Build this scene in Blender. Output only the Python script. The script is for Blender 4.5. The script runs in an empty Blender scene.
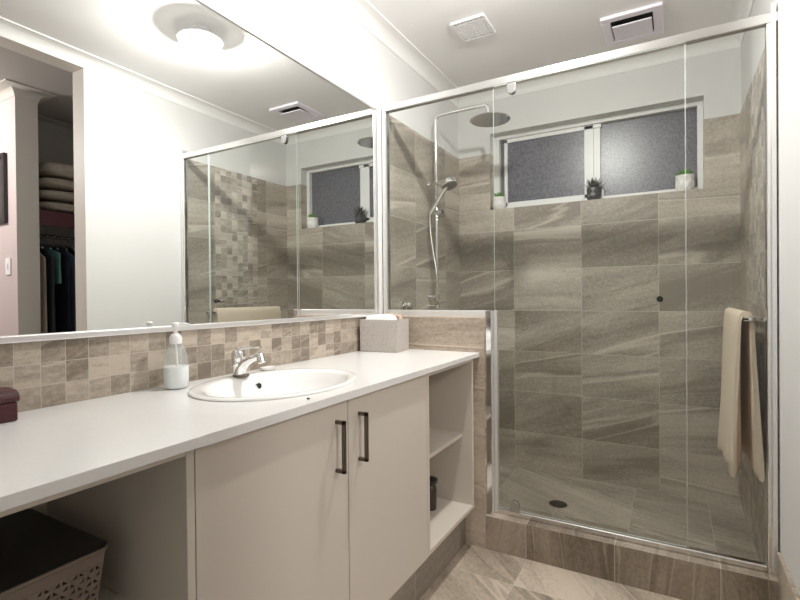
import bpy, bmesh, math, random
from mathutils import Vector, Matrix, noise
random.seed(7)
S = bpy.context.scene
COL = S.collection
PI = math.pi

# ------------------------------------------------------------------ camera
cam_d = bpy.data.cameras.new('camera')
cam_d.sensor_width = 36.0
cam_d.lens = 480.14 / 800 * 36
cam_d.clip_start = 0.02
cam = bpy.data.objects.new('camera', cam_d)
COL.objects.link(cam)
TH, PT, RO = math.radians(29.595), math.radians(-0.39), math.radians(-0.515)
F = Vector((-math.sin(TH) * math.cos(PT), math.cos(TH) * math.cos(PT), math.sin(PT)))
R0 = Vector((math.cos(TH), math.sin(TH), 0))
U0 = R0.cross(F)
R = R0 * math.cos(RO) + U0 * math.sin(RO)
U = -R0 * math.sin(RO) + U0 * math.cos(RO)
M = Matrix((R, U, -F)).transposed().to_4x4()
M.translation = Vector((1.38, 0.0, 1.206))
cam.matrix_world = M
S.camera = cam

# ------------------------------------------------------------------ world, exposure, lights
w = bpy.data.worlds.new('dusk')
S.world = w
w.use_nodes = True
bg = w.node_tree.nodes['Background']
bg.inputs[0].default_value = (0.30, 0.34, 0.46, 1)
bg.inputs[1].default_value = 0.25
S.view_settings.view_transform = 'Standard'
S.view_settings.look = 'None'
S.view_settings.gamma = 1.0
S.view_settings.exposure = 0.93
S.view_settings.use_curve_mapping = False
S.cycles.max_bounces = 14
S.cycles.diffuse_bounces = 8
S.cycles.glossy_bounces = 8
S.cycles.transparent_max_bounces = 24
S.cycles.use_denoising = True
S.cycles.sample_clamp_indirect = 6.0
S.cycles.blur_glossy = 0.5

LAMP = Vector((0.86, 1.74, 2.555))
LAMP_W = 54.0
FILL_W = 38.0


def point_light(name, loc, power, radius, color):
    d = bpy.data.lights.new(name, 'POINT')
    d.energy = power
    d.shadow_soft_size = radius
    d.color = color
    o = bpy.data.objects.new(name, d)
    o.location = loc
    COL.objects.link(o)
    return o


point_light('bathroom_bulb', LAMP, LAMP_W, 0.025, (1.0, 0.985, 0.965))
point_light('added_bedroom_fill', (3.0, 0.62, 2.40), FILL_W, 0.12, (1.0, 0.965, 0.94))  # unseen fill light, added beyond the doorway to brighten the rooms


# ------------------------------------------------------------------ materials
def newmat(name):
    m = bpy.data.materials.new(name)
    m.use_nodes = True
    return m, m.node_tree, m.node_tree.nodes['Principled BSDF']


def pr(name, col, rough=0.5, metal=0.0, spec=0.5, noise_amt=0.0, noise_scale=40.0, bump=0.0, coat=0.0, transmission=0.0):
    m, nt, b = newmat(name)
    b.inputs['Base Color'].default_value = (*col, 1)
    b.inputs['Roughness'].default_value = rough
    b.inputs['Metallic'].default_value = metal
    b.inputs['Specular IOR Level'].default_value = spec
    b.inputs['Coat Weight'].default_value = coat
    b.inputs['Transmission Weight'].default_value = transmission
    if noise_amt or bump:
        tc = nt.nodes.new('ShaderNodeTexCoord')
        n = nt.nodes.new('ShaderNodeTexNoise')
        n.inputs['Scale'].default_value = noise_scale
        n.inputs['Detail'].default_value = 4
        nt.links.new(tc.outputs['Object'], n.inputs['Vector'])
        if noise_amt:
            r = nt.nodes.new('ShaderNodeValToRGB')
            r.color_ramp.elements[0].position = 0.3
            r.color_ramp.elements[1].position = 0.7
            r.color_ramp.elements[0].color = (*[c * (1 - noise_amt) for c in col], 1)
            r.color_ramp.elements[1].color = (*[min(1, c * (1 + noise_amt)) for c in col], 1)
            nt.links.new(n.outputs['Fac'], r.inputs['Fac'])
            nt.links.new(r.outputs['Color'], b.inputs['Base Color'])
        if bump:
            bp = nt.nodes.new('ShaderNodeBump')
            bp.inputs['Strength'].default_value = bump
            bp.inputs['Distance'].default_value = 0.003
            nt.links.new(n.outputs['Fac'], bp.inputs['Height'])
            nt.links.new(bp.outputs['Normal'], b.inputs['Normal'])
    return m


def tile_mat(name, W, H, ux, uy, vz, vy, grout=0.0030, veins=1.0, seed=0.0, tint=(1, 1, 1), var=0.32, vein_rot=0.35, rough=0.38, lift=1.0, gcol=(0.56, 0.52, 0.46)):
    """Stone-look porcelain tile: one grid for every face direction (ux / uy: joint offset along x / y; vz / vy along z / y)."""
    m, nt, b = newmat(name)
    N, L = nt.nodes, nt.links

    def math_(op, a, c=None, clamp=False):
        n = N.new('ShaderNodeMath')
        n.operation = op
        n.use_clamp = clamp
        for i, v in enumerate((a, c)):
            if v is None:
                continue
            if isinstance(v, (int, float)):
                n.inputs[i].default_value = v
            else:
                L.new(v, n.inputs[i])
        return n.outputs[0]

    geo = N.new('ShaderNodeNewGeometry')
    sp = N.new('ShaderNodeSeparateXYZ')
    L.new(geo.outputs['Position'], sp.inputs[0])
    sn = N.new('ShaderNodeSeparateXYZ')
    L.new(geo.outputs['True Normal'], sn.inputs[0])
    ax = math_('GREATER_THAN', math_('ABSOLUTE', sn.outputs[0]), 0.5)
    az = math_('GREATER_THAN', math_('ABSOLUTE', sn.outputs[2]), 0.5)

    def mixv(f, a, c):
        n = N.new('ShaderNodeMix')
        L.new(f, n.inputs[0])
        L.new(a, n.inputs[2])
        L.new(c, n.inputs[3])
        return n.outputs[0]

    X, Y, Z = sp.outputs
    u = mixv(ax, math_('SUBTRACT', X, ux), math_('SUBTRACT', Y, uy))
    v = mixv(az, math_('SUBTRACT', Z, vz), math_('SUBTRACT', Y, vy))
    pu, pv = math_('DIVIDE', u, W), math_('DIVIDE', v, H)
    iu, iv = math_('FLOOR', pu), math_('FLOOR', pv)
    fu, fv = math_('FRACT', pu), math_('FRACT', pv)
    cid = N.new('ShaderNodeCombineXYZ')
    L.new(iu, cid.inputs[0])
    L.new(iv, cid.inputs[1])
    L.new(math_('ADD', math_('MULTIPLY', ax, 3.7), seed), cid.inputs[2])
    wn = N.new('ShaderNodeTexWhiteNoise')
    wn.noise_dimensions = '3D'
    L.new(cid.outputs[0], wn.inputs['Vector'])
    rnd = wn.outputs['Value']
    rcol = wn.outputs['Color']
    # vein coordinate, shifted and slightly turned per tile
    cu = N.new('ShaderNodeCombineXYZ')
    L.new(u, cu.inputs[0])
    L.new(v, cu.inputs[1])
    off = N.new('ShaderNodeVectorMath')
    off.operation = 'SCALE'
    L.new(rcol, off.inputs[0])
    off.inputs['Scale'].default_value = 23.0
    addv = N.new('ShaderNodeVectorMath')
    addv.operation = 'ADD'
    L.new(cu.outputs[0], addv.inputs[0])
    L.new(off.outputs[0], addv.inputs[1])
    rot = N.new('ShaderNodeVectorRotate')
    rot.rotation_type = 'Z_AXIS'
    L.new(addv.outputs[0], rot.inputs['Vector'])
    L.new(math_('ADD', math_('MULTIPLY', rnd, 0.5), vein_rot - 0.75), rot.inputs['Angle'])

    def noise_tex(sx, sy, scale, detail, dist=0.0, rough_=0.55):
        mp = N.new('ShaderNodeMapping')
        mp.inputs['Scale'].default_value = (sx, sy, 1)
        L.new(rot.outputs[0], mp.inputs['Vector'])
        n = N.new('ShaderNodeTexNoise')
        n.inputs['Scale'].default_value = scale
        n.inputs['Detail'].default_value = detail
        n.inputs['Roughness'].default_value = rough_
        n.inputs['Distortion'].default_value = dist
        L.new(mp.outputs[0], n.inputs['Vector'])
        return n.outputs['Fac']

    bands = noise_tex(0.6, 3.0, 1.5 * veins, 5, 0.0)
    fine = noise_tex(1, 1.6, 55, 6, 0.0, 0.8)
    vn = noise_tex(0.28, 3.0, 1.15 * veins, 3.0, 0.0, 0.42)
    # thin pale streaks where the vein field crosses a level
    st = math_('SUBTRACT', 1.0, math_('MULTIPLY', math_('ABSOLUTE', math_('SUBTRACT', vn, 0.52)), 75.0), True)
    st2 = math_('SUBTRACT', 1.0, math_('MULTIPLY', math_('ABSOLUTE', math_('SUBTRACT', vn, 0.49)), 40.0), True)
    strata = noise_tex(0.7, 12.0, 3.2 * veins, 3, 0.0, 0.6)
    ramp = N.new('ShaderNodeValToRGB')
    e = ramp.color_ramp.elements
    t = tint
    k = lift * 1.5
    e[0].position = 0.30
    e[0].color = (0.165 * t[0] * k, 0.142 * t[1] * k, 0.117 * t[2] * k, 1)
    e[1].position = 0.72
    e[1].color = (0.40 * t[0] * k, 0.358 * t[1] * k, 0.310 * t[2] * k, 1)
    e.new(0.5).color = (0.275 * t[0] * k, 0.243 * t[1] * k, 0.205 * t[2] * k, 1)
    f1 = math_('ADD', math_('MULTIPLY', math_('SUBTRACT', bands, 0.5), 0.85), 0.5)
    f2 = math_('ADD', f1, math_('MULTIPLY', math_('SUBTRACT', fine, 0.5), 0.75))
    f2 = math_('ADD', f2, math_('MULTIPLY', math_('SUBTRACT', strata, 0.5), 0.20))
    f3 = math_('ADD', f2, math_('MULTIPLY', math_('SUBTRACT', rnd, 0.5), var))
    sc = N.new('ShaderNodeSeparateColor')
    L.new(rcol, sc.inputs[0])
    has = math_('GREATER_THAN', sc.outputs[1], 0.35)
    f4 = math_('ADD', f3, math_('MULTIPLY', math_('MULTIPLY', st, has), 0.24))
    f5 = math_('SUBTRACT', f4, math_('MULTIPLY', st2, 0.12))
    L.new(f5, ramp.inputs['Fac'])
    # grout
    du = math_('MULTIPLY', math_('MINIMUM', fu, math_('SUBTRACT', 1.0, fu)), W)
    dv = math_('MULTIPLY', math_('MINIMUM', fv, math_('SUBTRACT', 1.0, fv)), H)
    g = math_('LESS_THAN', math_('MINIMUM', du, dv), grout / 2)
    mx = N.new('ShaderNodeMix')
    mx.data_type = 'RGBA'
    L.new(g, mx.inputs[0])
    L.new(ramp.outputs[0], mx.inputs[6])
    mx.inputs[7].default_value = (*gcol, 1)
    L.new(mx.outputs[2], b.inputs['Base Color'])
    rr = math_('ADD', math_('MULTIPLY', g, 0.4), rough)
    L.new(rr, b.inputs['Roughness'])
    bp = N.new('ShaderNodeBump')
    bp.inputs['Strength'].default_value = 0.35
    bp.inputs['Distance'].default_value = 0.002
    L.new(math_('SUBTRACT', math_('MULTIPLY', f2, 0.4), math_('MULTIPLY', g, 0.8)), bp.inputs['Height'])
    L.new(bp.outputs['Normal'], b.inputs['Normal'])
    return m


def glass_mat(name, tint=(0.97, 0.985, 0.975), base_refl=0.04):
    m, nt, b = newmat(name)
    N, L = nt.nodes, nt.links
    N.remove(b)
    out = N['Material Output']
    tr = N.new('ShaderNodeBsdfTransparent')
    tr.inputs[0].default_value = (*tint, 1)
    gl = N.new('ShaderNodeBsdfGlossy')
    gl.inputs['Roughness'].default_value = 0.0
    lw = N.new('ShaderNodeLayerWeight')
    lw.inputs['Blend'].default_value = 0.5
    p5 = N.new('ShaderNodeMath')
    p5.operation = 'POWER'
    L.new(lw.outputs['Facing'], p5.inputs[0])
    p5.inputs[1].default_value = 5.0
    ma = N.new('ShaderNodeMath')
    ma.operation = 'MULTIPLY_ADD'
    L.new(p5.outputs[0], ma.inputs[0])
    ma.inputs[1].default_value = 1 - base_refl
    ma.inputs[2].default_value = base_refl
    mx = N.new('ShaderNodeMixShader')
    L.new(ma.outputs[0], mx.inputs[0])
    L.new(tr.outputs[0], mx.inputs[1])
    L.new(gl.outputs[0], mx.inputs[2])
    L.new(mx.outputs[0], out.inputs[0])
    return m


MT = {}
MT['wall'] = pr('wall_paint', (0.70, 0.70, 0.69), 0.45, spec=0.3)
MT['ceil'] = pr('ceiling_paint', (0.89, 0.885, 0.88), 0.7, spec=0.2)
MT['cornice'] = pr('cornice_paint', (0.85, 0.845, 0.83), 0.55, spec=0.3)
MT['mauve'] = pr('mauve_paint', (0.60, 0.51, 0.50), 0.6, spec=0.3)
MT['beige_wall'] = pr('beige_paint', (0.56, 0.53, 0.48), 0.6, spec=0.3)
MT['jamb'] = pr('jamb_shadow_tint', (0.66, 0.62, 0.57), 0.5, spec=0.3)  # wall paint tinted beige for the shadow on doorway reveals and soffit
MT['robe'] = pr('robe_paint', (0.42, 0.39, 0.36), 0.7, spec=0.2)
MT['tile'] = tile_mat('wall_tile', 0.446, 0.2808, -0.031, 2.177, -0.0204, 3.322, seed=1.0)
MT['mosaic'] = tile_mat('mosaic_tile', 0.0566, 0.0562, 0.0, 0.5407, 0.936 - 0.0005, 0.0, grout=0.0013, veins=1.8, seed=5.0, var=0.34, lift=0.84, tint=(1.0, 0.965, 0.92))
MT['mosaic_sh'] = tile_mat('shower_mosaic', 0.054, 0.0562, 0.0, 2.528, -0.0204, 0.0, grout=0.0015, veins=1.8, seed=9.0, var=0.34, lift=1.0)
MT['floor'] = tile_mat('floor_tile', 0.303, 0.446, 0.797, 0.0, 0.0, 1.96, seed=2.0, vein_rot=1.25, veins=1.3, lift=0.98, rough=0.3, tint=(1.0, 0.965, 0.91))
MT['shfloor'] = tile_mat('shower_floor_tile', 0.375, 0.446, 0.802, 0.0, 0.0, 3.16, seed=3.0, vein_rot=0.9, veins=1.4, lift=0.95, var=0.14)
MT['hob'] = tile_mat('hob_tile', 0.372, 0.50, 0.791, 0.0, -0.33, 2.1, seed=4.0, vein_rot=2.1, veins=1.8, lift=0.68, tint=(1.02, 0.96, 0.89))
MT['nib'] = tile_mat('nib_tile', 0.70, 0.2808, -0.09, 2.1, -0.0204, 2.1, seed=6.0, vein_rot=0.45, lift=0.98, tint=(1.02, 0.965, 0.905))
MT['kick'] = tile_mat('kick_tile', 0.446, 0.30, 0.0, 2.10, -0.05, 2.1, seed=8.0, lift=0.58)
MT['chrome'] = pr('chrome', (0.86, 0.86, 0.86), 0.08, 1.0)
MT['alu'] = pr('bright_anodised_aluminium', (0.80, 0.80, 0.79), 0.22, 1.0)
MT['white_alu'] = pr('pale_satin_aluminium', (0.86, 0.86, 0.86), 0.32, 0.75)
MT['glass'] = glass_mat('clear_glass')
MT['glass_edge'] = pr('pale_green_glass_edge', (0.62, 0.72, 0.66), 0.2, spec=0.5)
MT['mirror'] = pr('mirror_silver', (0.90, 0.915, 0.905), 0.0, 1.0)
MT['counter'] = pr('white_stone_top', (0.77, 0.765, 0.755), 0.22, spec=0.5, noise_amt=0.02, noise_scale=120)
MT['cab'] = pr('cream_laminate', (0.63, 0.58, 0.515), 0.42, spec=0.4)
MT['cab_in'] = pr('cream_laminate_inside', (0.60, 0.55, 0.48), 0.5, spec=0.3)
MT['bronze'] = pr('dark_bronze', (0.17, 0.142, 0.115), 0.35, 0.85)
MT['ceramic'] = pr('white_ceramic', (0.86, 0.855, 0.84), 0.08, spec=0.6, coat=0.3)
MT['black'] = pr('black_plastic', (0.012, 0.012, 0.013), 0.35)
MT['dark'] = pr('dark_void', (0.02, 0.02, 0.022), 0.7)
MT['white_pl'] = pr('white_plastic', (0.84, 0.84, 0.84), 0.35)
MT['fan_pl'] = pr('fan_plastic', (0.87, 0.83, 0.91), 0.4)
MT['upvc'] = pr('white_window_frame', (0.83, 0.83, 0.82), 0.35)
MT['burgundy'] = pr('burgundy_leather', (0.065, 0.011, 0.014), 0.35, noise_amt=0.25, noise_scale=60, bump=0.3)
MT['maroon'] = pr('maroon_board', (0.085, 0.018, 0.024), 0.5)
MT['basket'] = pr('taupe_plastic', (0.235, 0.185, 0.15), 0.5)
MT['lid'] = pr('black_brown_plastic', (0.022, 0.019, 0.017), 0.42)
MT['box'] = pr('grey_linen', (0.47, 0.43, 0.40), 0.9, spec=0.1, noise_amt=0.22, noise_scale=260, bump=0.6)
MT['cloth_white'] = pr('white_cotton', (0.84, 0.83, 0.83), 0.9, spec=0.1, bump=0.4, noise_scale=120)
MT['tan'] = pr('tan_plastic', (0.50, 0.36, 0.27), 0.5)
MT['towel'] = pr('beige_terry', (0.86, 0.73, 0.60), 0.95, spec=0.05, noise_amt=0.12, noise_scale=300, bump=0.9)
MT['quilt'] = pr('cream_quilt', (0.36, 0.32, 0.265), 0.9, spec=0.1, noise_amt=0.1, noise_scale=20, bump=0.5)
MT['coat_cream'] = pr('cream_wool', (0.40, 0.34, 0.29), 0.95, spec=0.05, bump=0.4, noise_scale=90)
MT['navy'] = pr('navy_cotton', (0.018, 0.021, 0.035), 0.9, spec=0.08, bump=0.4, noise_scale=80)
MT['charcoal'] = pr('charcoal_cotton', (0.05, 0.05, 0.058), 0.9, spec=0.08, bump=0.4, noise_scale=80)
MT['teal'] = pr('teal_cotton', (0.12, 0.26, 0.23), 0.9, spec=0.08, bump=0.4, noise_scale=80)
MT['slate'] = pr('slate_blue_cotton', (0.09, 0.11, 0.17), 0.9, spec=0.08, bump=0.4, noise_scale=80)
MT['carpet'] = pr('grey_carpet', (0.28, 0.26, 0.24), 0.95, spec=0.02, noise_amt=0.2, noise_scale=400, bump=0.5)
MT['leaf'] = pr('succulent_green', (0.12, 0.30, 0.045), 0.5, noise_amt=0.35, noise_scale=40)
MT['leaf_dark'] = pr('dark_spiky_leaf', (0.045, 0.045, 0.042), 0.55, noise_amt=0.3, noise_scale=60)
MT['soil'] = pr('potting_soil', (0.05, 0.035, 0.025), 0.95)
MT['pot_white'] = pr('white_pot_glaze', (0.82, 0.81, 0.79), 0.45)
MT['pot_black'] = pr('black_pot_glaze', (0.045, 0.045, 0.046), 0.35)
MT['brushed'] = pr('grey_nozzle_plate', (0.50, 0.50, 0.50), 0.22, 0.9)
MT['photo'] = pr('picture_print', (0.06, 0.05, 0.05), 0.4, noise_amt=0.5, noise_scale=6)
MT['chocolate'] = pr('brown_bottle', (0.05, 0.032, 0.025), 0.4)


def window_glass():
    m, nt, b = newmat('obscure_window_glass')
    N, L = nt.nodes, nt.links
    tc = N.new('ShaderNodeTexCoord')
    n = N.new('ShaderNodeTexNoise')
    n.inputs['Scale'].default_value = 130
    n.inputs['Detail'].default_value = 2
    L.new(tc.outputs['Object'], n.inputs['Vector'])
    v = N.new('ShaderNodeTexVoronoi')
    v.inputs['Scale'].default_value = 260
    L.new(tc.outputs['Object'], v.inputs['Vector'])
    bp = N.new('ShaderNodeBump')
    bp.inputs['Strength'].default_value = 0.8
    bp.inputs['Distance'].default_value = 0.008
    L.new(n.outputs['Fac'], bp.inputs['Height'])
    bp2 = N.new('ShaderNodeBump')
    bp2.inputs['Strength'].default_value = 0.25
    bp2.inputs['Distance'].default_value = 0.002
    L.new(v.outputs['Distance'], bp2.inputs['Height'])
    L.new(bp.outputs['Normal'], bp2.inputs['Normal'])
    n2 = N.new('ShaderNodeTexNoise')
    n2.inputs['Scale'].default_value = 75
    n2.inputs['Detail'].default_value = 3
    L.new(tc.outputs['Object'], n2.inputs['Vector'])
    cr = N.new('ShaderNodeValToRGB')
    cr.color_ramp.elements[0].position = 0.36
    cr.color_ramp.elements[0].color = (0.040, 0.038, 0.062, 1)
    cr.color_ramp.elements[1].position = 0.64
    cr.color_ramp.elements[1].color = (0.150, 0.143, 0.200, 1)
    L.new(n2.outputs['Fac'], cr.inputs['Fac'])
    L.new(cr.outputs['Color'], b.inputs['Base Color'])
    b.inputs['Roughness'].default_value = 0.5
    b.inputs['Specular IOR Level'].default_value = 0.7
    b.inputs['Transmission Weight'].default_value = 0.35
    b.inputs['Coat Weight'].default_value = 1.0
    b.inputs['Coat Roughness'].default_value = 0.33
    b.inputs['Coat IOR'].default_value = 1.7
    L.new(bp2.outputs['Normal'], b.inputs['Normal'])
    return m


MT['wglass'] = window_glass()


def shade_glass():
    """Opal glass of the ceiling lamp: lets most of the bulb's light through and glows."""
    m, nt, b = newmat('opal_glass')
    N, L = nt.nodes, nt.links
    N.remove(b)
    out = N['Material Output']
    tr = N.new('ShaderNodeBsdfTransparent')
    tr.inputs[0].default_value = (0.97, 0.96, 0.94, 1)
    em = N.new('ShaderNodeEmission')
    em.inputs[0].default_value = (1.0, 0.96, 0.90, 1)
    em.inputs[1].default_value = 3.0
    mx = N.new('ShaderNodeMixShader')
    geo = N.new('ShaderNodeNewGeometry')
    sp = N.new('ShaderNodeSeparateXYZ')
    L.new(geo.outputs['Position'], sp.inputs[0])
    mr = N.new('ShaderNodeMapRange')
    for i_, v_ in enumerate((2.508, 2.542, 0.10, 0.70)):
        mr.inputs[1 + i_].default_value = v_
    L.new(sp.outputs[2], mr.inputs[0])
    L.new(mr.outputs[0], mx.inputs[0])
    L.new(tr.outputs[0], mx.inputs[1])
    L.new(em.outputs[0], mx.inputs[2])
    L.new(mx.outputs[0], out.inputs[0])
    return m


MT['opal'] = shade_glass()


def soap_mat(name, tint, milky):
    m, nt, b = newmat(name)
    N, L = nt.nodes, nt.links
    b.inputs['Base Color'].default_value = (*tint, 1)
    b.inputs['Roughness'].default_value = 0.1
    out = N['Material Output']
    tr = N.new('ShaderNodeBsdfTransparent')
    tr.inputs[0].default_value = (0.93, 0.95, 0.95, 1)
    mx = N.new('ShaderNodeMixShader')
    mx.inputs[0].default_value = milky
    L.new(tr.outputs[0], mx.inputs[1])
    L.new(b.outputs[0], mx.inputs[2])
    L.new(mx.outputs[0], out.inputs[0])
    return m


MT['bottle'] = soap_mat('clear_bottle_plastic', (0.85, 0.88, 0.88), 0.20)
MT['seal'] = soap_mat('milky_seal_plastic', (0.8, 0.82, 0.82), 0.30)
MT['soap'] = pr('white_liquid_soap', (0.92, 0.925, 0.92), 0.3)


# ------------------------------------------------------------------ mesh helpers
class MB:
    def __init__(self):
        self.bm = bmesh.new()

    def box(self, a, b):
        (x0, y0, z0), (x1, y1, z1) = a, b
        vs = [self.bm.verts.new(p) for p in ((x0, y0, z0), (x1, y0, z0), (x1, y1, z0), (x0, y1, z0), (x0, y0, z1), (x1, y0, z1), (x1, y1, z1), (x0, y1, z1))]
        for f in ((0, 3, 2, 1), (4, 5, 6, 7), (0, 1, 5, 4), (1, 2, 6, 5), (2, 3, 7, 6), (3, 0, 4, 7)):
            self.bm.faces.new([vs[i] for i in f])
        return self

    def ring(self, pts):
        return [self.bm.verts.new(p) for p in pts]

    def bridge(self, a, b, closed=True):
        n = len(a)
        for i in range(n if closed else n - 1):
            j = (i + 1) % n
            self.bm.faces.new((a[i], a[j], b[j], b[i]))

    def loft(self, rings, cap0=True, cap1=True, closed=True):
        rs = [self.ring(r) for r in rings]
        for a, b in zip(rs, rs[1:]):
            self.bridge(a, b, closed)
        if cap0:
            self.bm.faces.new(list(reversed(rs[0])))
        if cap1:
            self.bm.faces.new(rs[-1])
        return self

    def lathe(self, prof, c=(0, 0, 0), axis='z', n=32, sx=1.0, sy=1.0, cap=True):
        c = Vector(c)
        rings = []
        for r, h in prof:
            pts = []
            for i in range(n):
                a = 2 * PI * i / n
                p = (r * math.cos(a) * sx, r * math.sin(a) * sy, h)
                if axis == 'x':
                    p = (p[2], p[0], p[1])
                elif axis == 'y':
                    p = (p[1], p[2], p[0])
                pts.append(c + Vector(p))
            rings.append(pts)
        return self.loft(rings, cap, cap)

    def cyl(self, p, q, r, n=20, r2=None):
        return self.tube([p, q], r, n, r2)

    def tube(self, pts, r, n=12, r2=None):
        pts = [Vector(p) for p in pts]
        t0 = (pts[1] - pts[0]).normalized()
        up = Vector((0, 0, 1)) if abs(t0.z) < 0.9 else Vector((1, 0, 0))
        nx = t0.cross(up).normalized()
        rings = []
        for i, p in enumerate(pts):
            t = (pts[min(i + 1, len(pts) - 1)] - pts[max(i - 1, 0)]).normalized()
            nx = (nx - t * nx.dot(t)).normalized()
            ny = t.cross(nx)
            rr = r if r2 is None else r + (r2 - r) * i / (len(pts) - 1)
            rings.append([p + (nx * math.cos(2 * PI * k / n) + ny * math.sin(2 * PI * k / n)) * rr for k in range(n)])
        return self.loft(rings)

    def quad(self, pts):
        self.bm.faces.new(self.ring(pts))
        return self

    def build(self, name, mat, parent=None, bevel=0.0, smooth=None, segs=2, subsurf=0):
        bmesh.ops.recalc_face_normals(self.bm, faces=self.bm.faces)
        me = bpy.data.meshes.new(name)
        self.bm.to_mesh(me)
        self.bm.free()
        if not isinstance(mat, (list, tuple)):
            mat = [mat]
        for m in mat:
            me.materials.append(m)
        o = bpy.data.objects.new(name, me)
        COL.objects.link(o)
        if parent:
            o.parent = parent
            pl, q = parent, Vector((0, 0, 0))
            while pl:
                q += pl.location
                pl = pl.parent
            me.transform(Matrix.Translation(-q))
        if bevel:
            b = o.modifiers.new('bevel', 'BEVEL')
            b.width = bevel
            b.segments = segs
            b.limit_method = 'ANGLE'
        if subsurf:
            s = o.modifiers.new('sub', 'SUBSURF')
            s.levels = s.render_levels = subsurf
        if smooth is not None:
            for p in me.polygons:
                p.use_smooth = True
            if smooth < 180:
                me.set_sharp_from_angle(angle=math.radians(smooth))
        return o


def tag(o, label, cat, group=None):
    o['label'] = label
    o['category'] = cat
    if group:
        o['group'] = group
    return o


def thing(name, label, cat, loc=(0, 0, 0), group=None):
    o = bpy.data.objects.new(name, None)
    o.empty_display_size = 0.05
    COL.objects.link(o)
    o.location = loc
    return tag(o, label, cat, group)


def struct(o, label=None, cat=None):
    o['kind'] = 'structure'
    if label:
        o['label'] = label
        o['category'] = cat
    return o


def arc(c, r, a0, a1, n, plane='xz'):
    out = []
    for i in range(n + 1):
        a = a0 + (a1 - a0) * i / n
        d = (r * math.cos(a), r * math.sin(a))
        out.append((c[0] + d[0], c[1], c[2] + d[1]) if plane == 'xz' else ((c[0] + d[0], c[1] + d[1], c[2]) if plane == 'xy' else (c[0], c[1] + d[0], c[2] + d[1])))
    return out


# ------------------------------------------------------------------ dimensions
XR, YB, ZC, YS, Y0 = 1.722, 3.322, 2.665, 2.25, -0.50
ZT = 2.226               # top of the shower tiling
JY, XO = 1.587, 1.846    # doorway jamb, far face of right wall
ZK = 2.60                # underside of the cornice
YN0, YN1 = 2.185, 2.315  # nib wall
WX0, WX1, WZ0, WZ1 = 0.245, 1.543, 1.823, 2.366

# ------------------------------------------------------------------ room shell
struct(MB().box((-0.13, Y0 - 0.1, 0), (0, YB + 0.13, ZC)).build('wall_left', MT['wall']), 'white painted wall behind the mirror', 'wall')
b = MB()
b.box((0, YB, WZ1), (XO, YB + 0.13, ZC))
b.box((0, YB, ZT), (WX0, YB + 0.13, WZ1))
b.box((WX1, YB, ZT), (XO, YB + 0.13, WZ1))
struct(b.build('wall_back', MT['wall']), 'white upper wall above the shower window', 'wall')
b = MB()
b.box((0, YB, -0.1), (XO, YB + 0.13, WZ0))
b.box((0, YB, WZ0), (WX0, YB + 0.13, ZT))
b.box((WX1, YB, WZ0), (XO, YB + 0.13, ZT))
struct(b.build('wall_back_tiling', MT['tile']), 'stone-look tiles on the shower back wall below the window', 'wall tiling')
struct(MB().box((0, YN1, 0), (0.006, YB, ZT)).box((0, YS - 0.01, 1.104), (0.006, YN1, ZT)).build('wall_left_tiling', MT['tile']), 'stone-look tiles behind the shower rail', 'wall tiling')
b = MB().box((XR, JY, 0), (XO, YB, ZC)).box((XR, 0.70, ZK), (XO, JY, ZC)).box((XR, Y0 - 0.1, 0), (XO, 0.70, ZC))
wr = struct(b.build('wall_right', [MT['wall'], MT['jamb']]), 'white painted wall with the open doorway', 'wall')
for p in wr.data.polygons:
    c = p.center
    if (abs(p.normal.y) > 0.9 and (abs(c.y - JY) < 0.01 or abs(c.y - 0.7) < 0.01)) or (p.normal.z < -0.9 and abs(c.z - ZK) < 0.01):
        p.material_index = 1
struct(MB().box((XR - 0.006, YS, 0), (XR, 2.528, ZT)).box((XR - 0.006, 2.96, 0), (XR, YB, ZT)).build('wall_right_tiling', MT['tile']), 'stone-look tiles either side of the mosaic strip', 'wall tiling')
struct(MB().box((XR - 0.006, 2.528, 0), (XR, 2.96, ZT)).build('trim_1', MT['mosaic_sh']), 'vertical mosaic strip behind the towel rail', 'wall tiling')
struct(MB().box((-0.13, Y0 - 0.13, 0), (XO, Y0, ZC)).build('wall_front', MT['wall']), 'white wall behind the camera', 'wall')
struct(MB().box((-0.13, Y0 - 0.13, -0.12), (XO, YN0, 0)).build('floor', MT['floor']), 'grey brown stone-look floor tiles', 'floor')
struct(MB().box((0.0, YN1, -0.12), (XR, YB, 0.0)).build('floor_shower', MT['shfloor']), 'tiled shower floor behind the glass', 'floor')
struct(MB().box((-0.13, Y0 - 0.13, ZC), (XO, YB + 0.13, ZC + 0.1)).build('ceiling', MT['ceil']), 'white flat bathroom ceiling', 'ceiling')

# nib wall and hob
struct(MB().box((0.0, YN0, 0), (0.598, YN1, 1.102)).build('wall_nib', MT['nib']), 'low tiled nib wall at the end of the vanity', 'wall')
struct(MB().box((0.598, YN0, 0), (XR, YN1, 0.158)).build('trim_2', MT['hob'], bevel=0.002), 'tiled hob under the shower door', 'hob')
struct(MB().box((XR - 0.014, JY, 0), (XR, YN0 + 0.02, 0.257)).build('baseboard_right', MT['floor'], bevel=0.001), 'tiled skirting along the white right wall', 'skirting')
struct(MB().box((0, Y0, 0.936), (0.008, YN0, 1.103)).build('trim_3', MT['mosaic']), 'three row mosaic tile splashback under the mirror', 'splashback')


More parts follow.
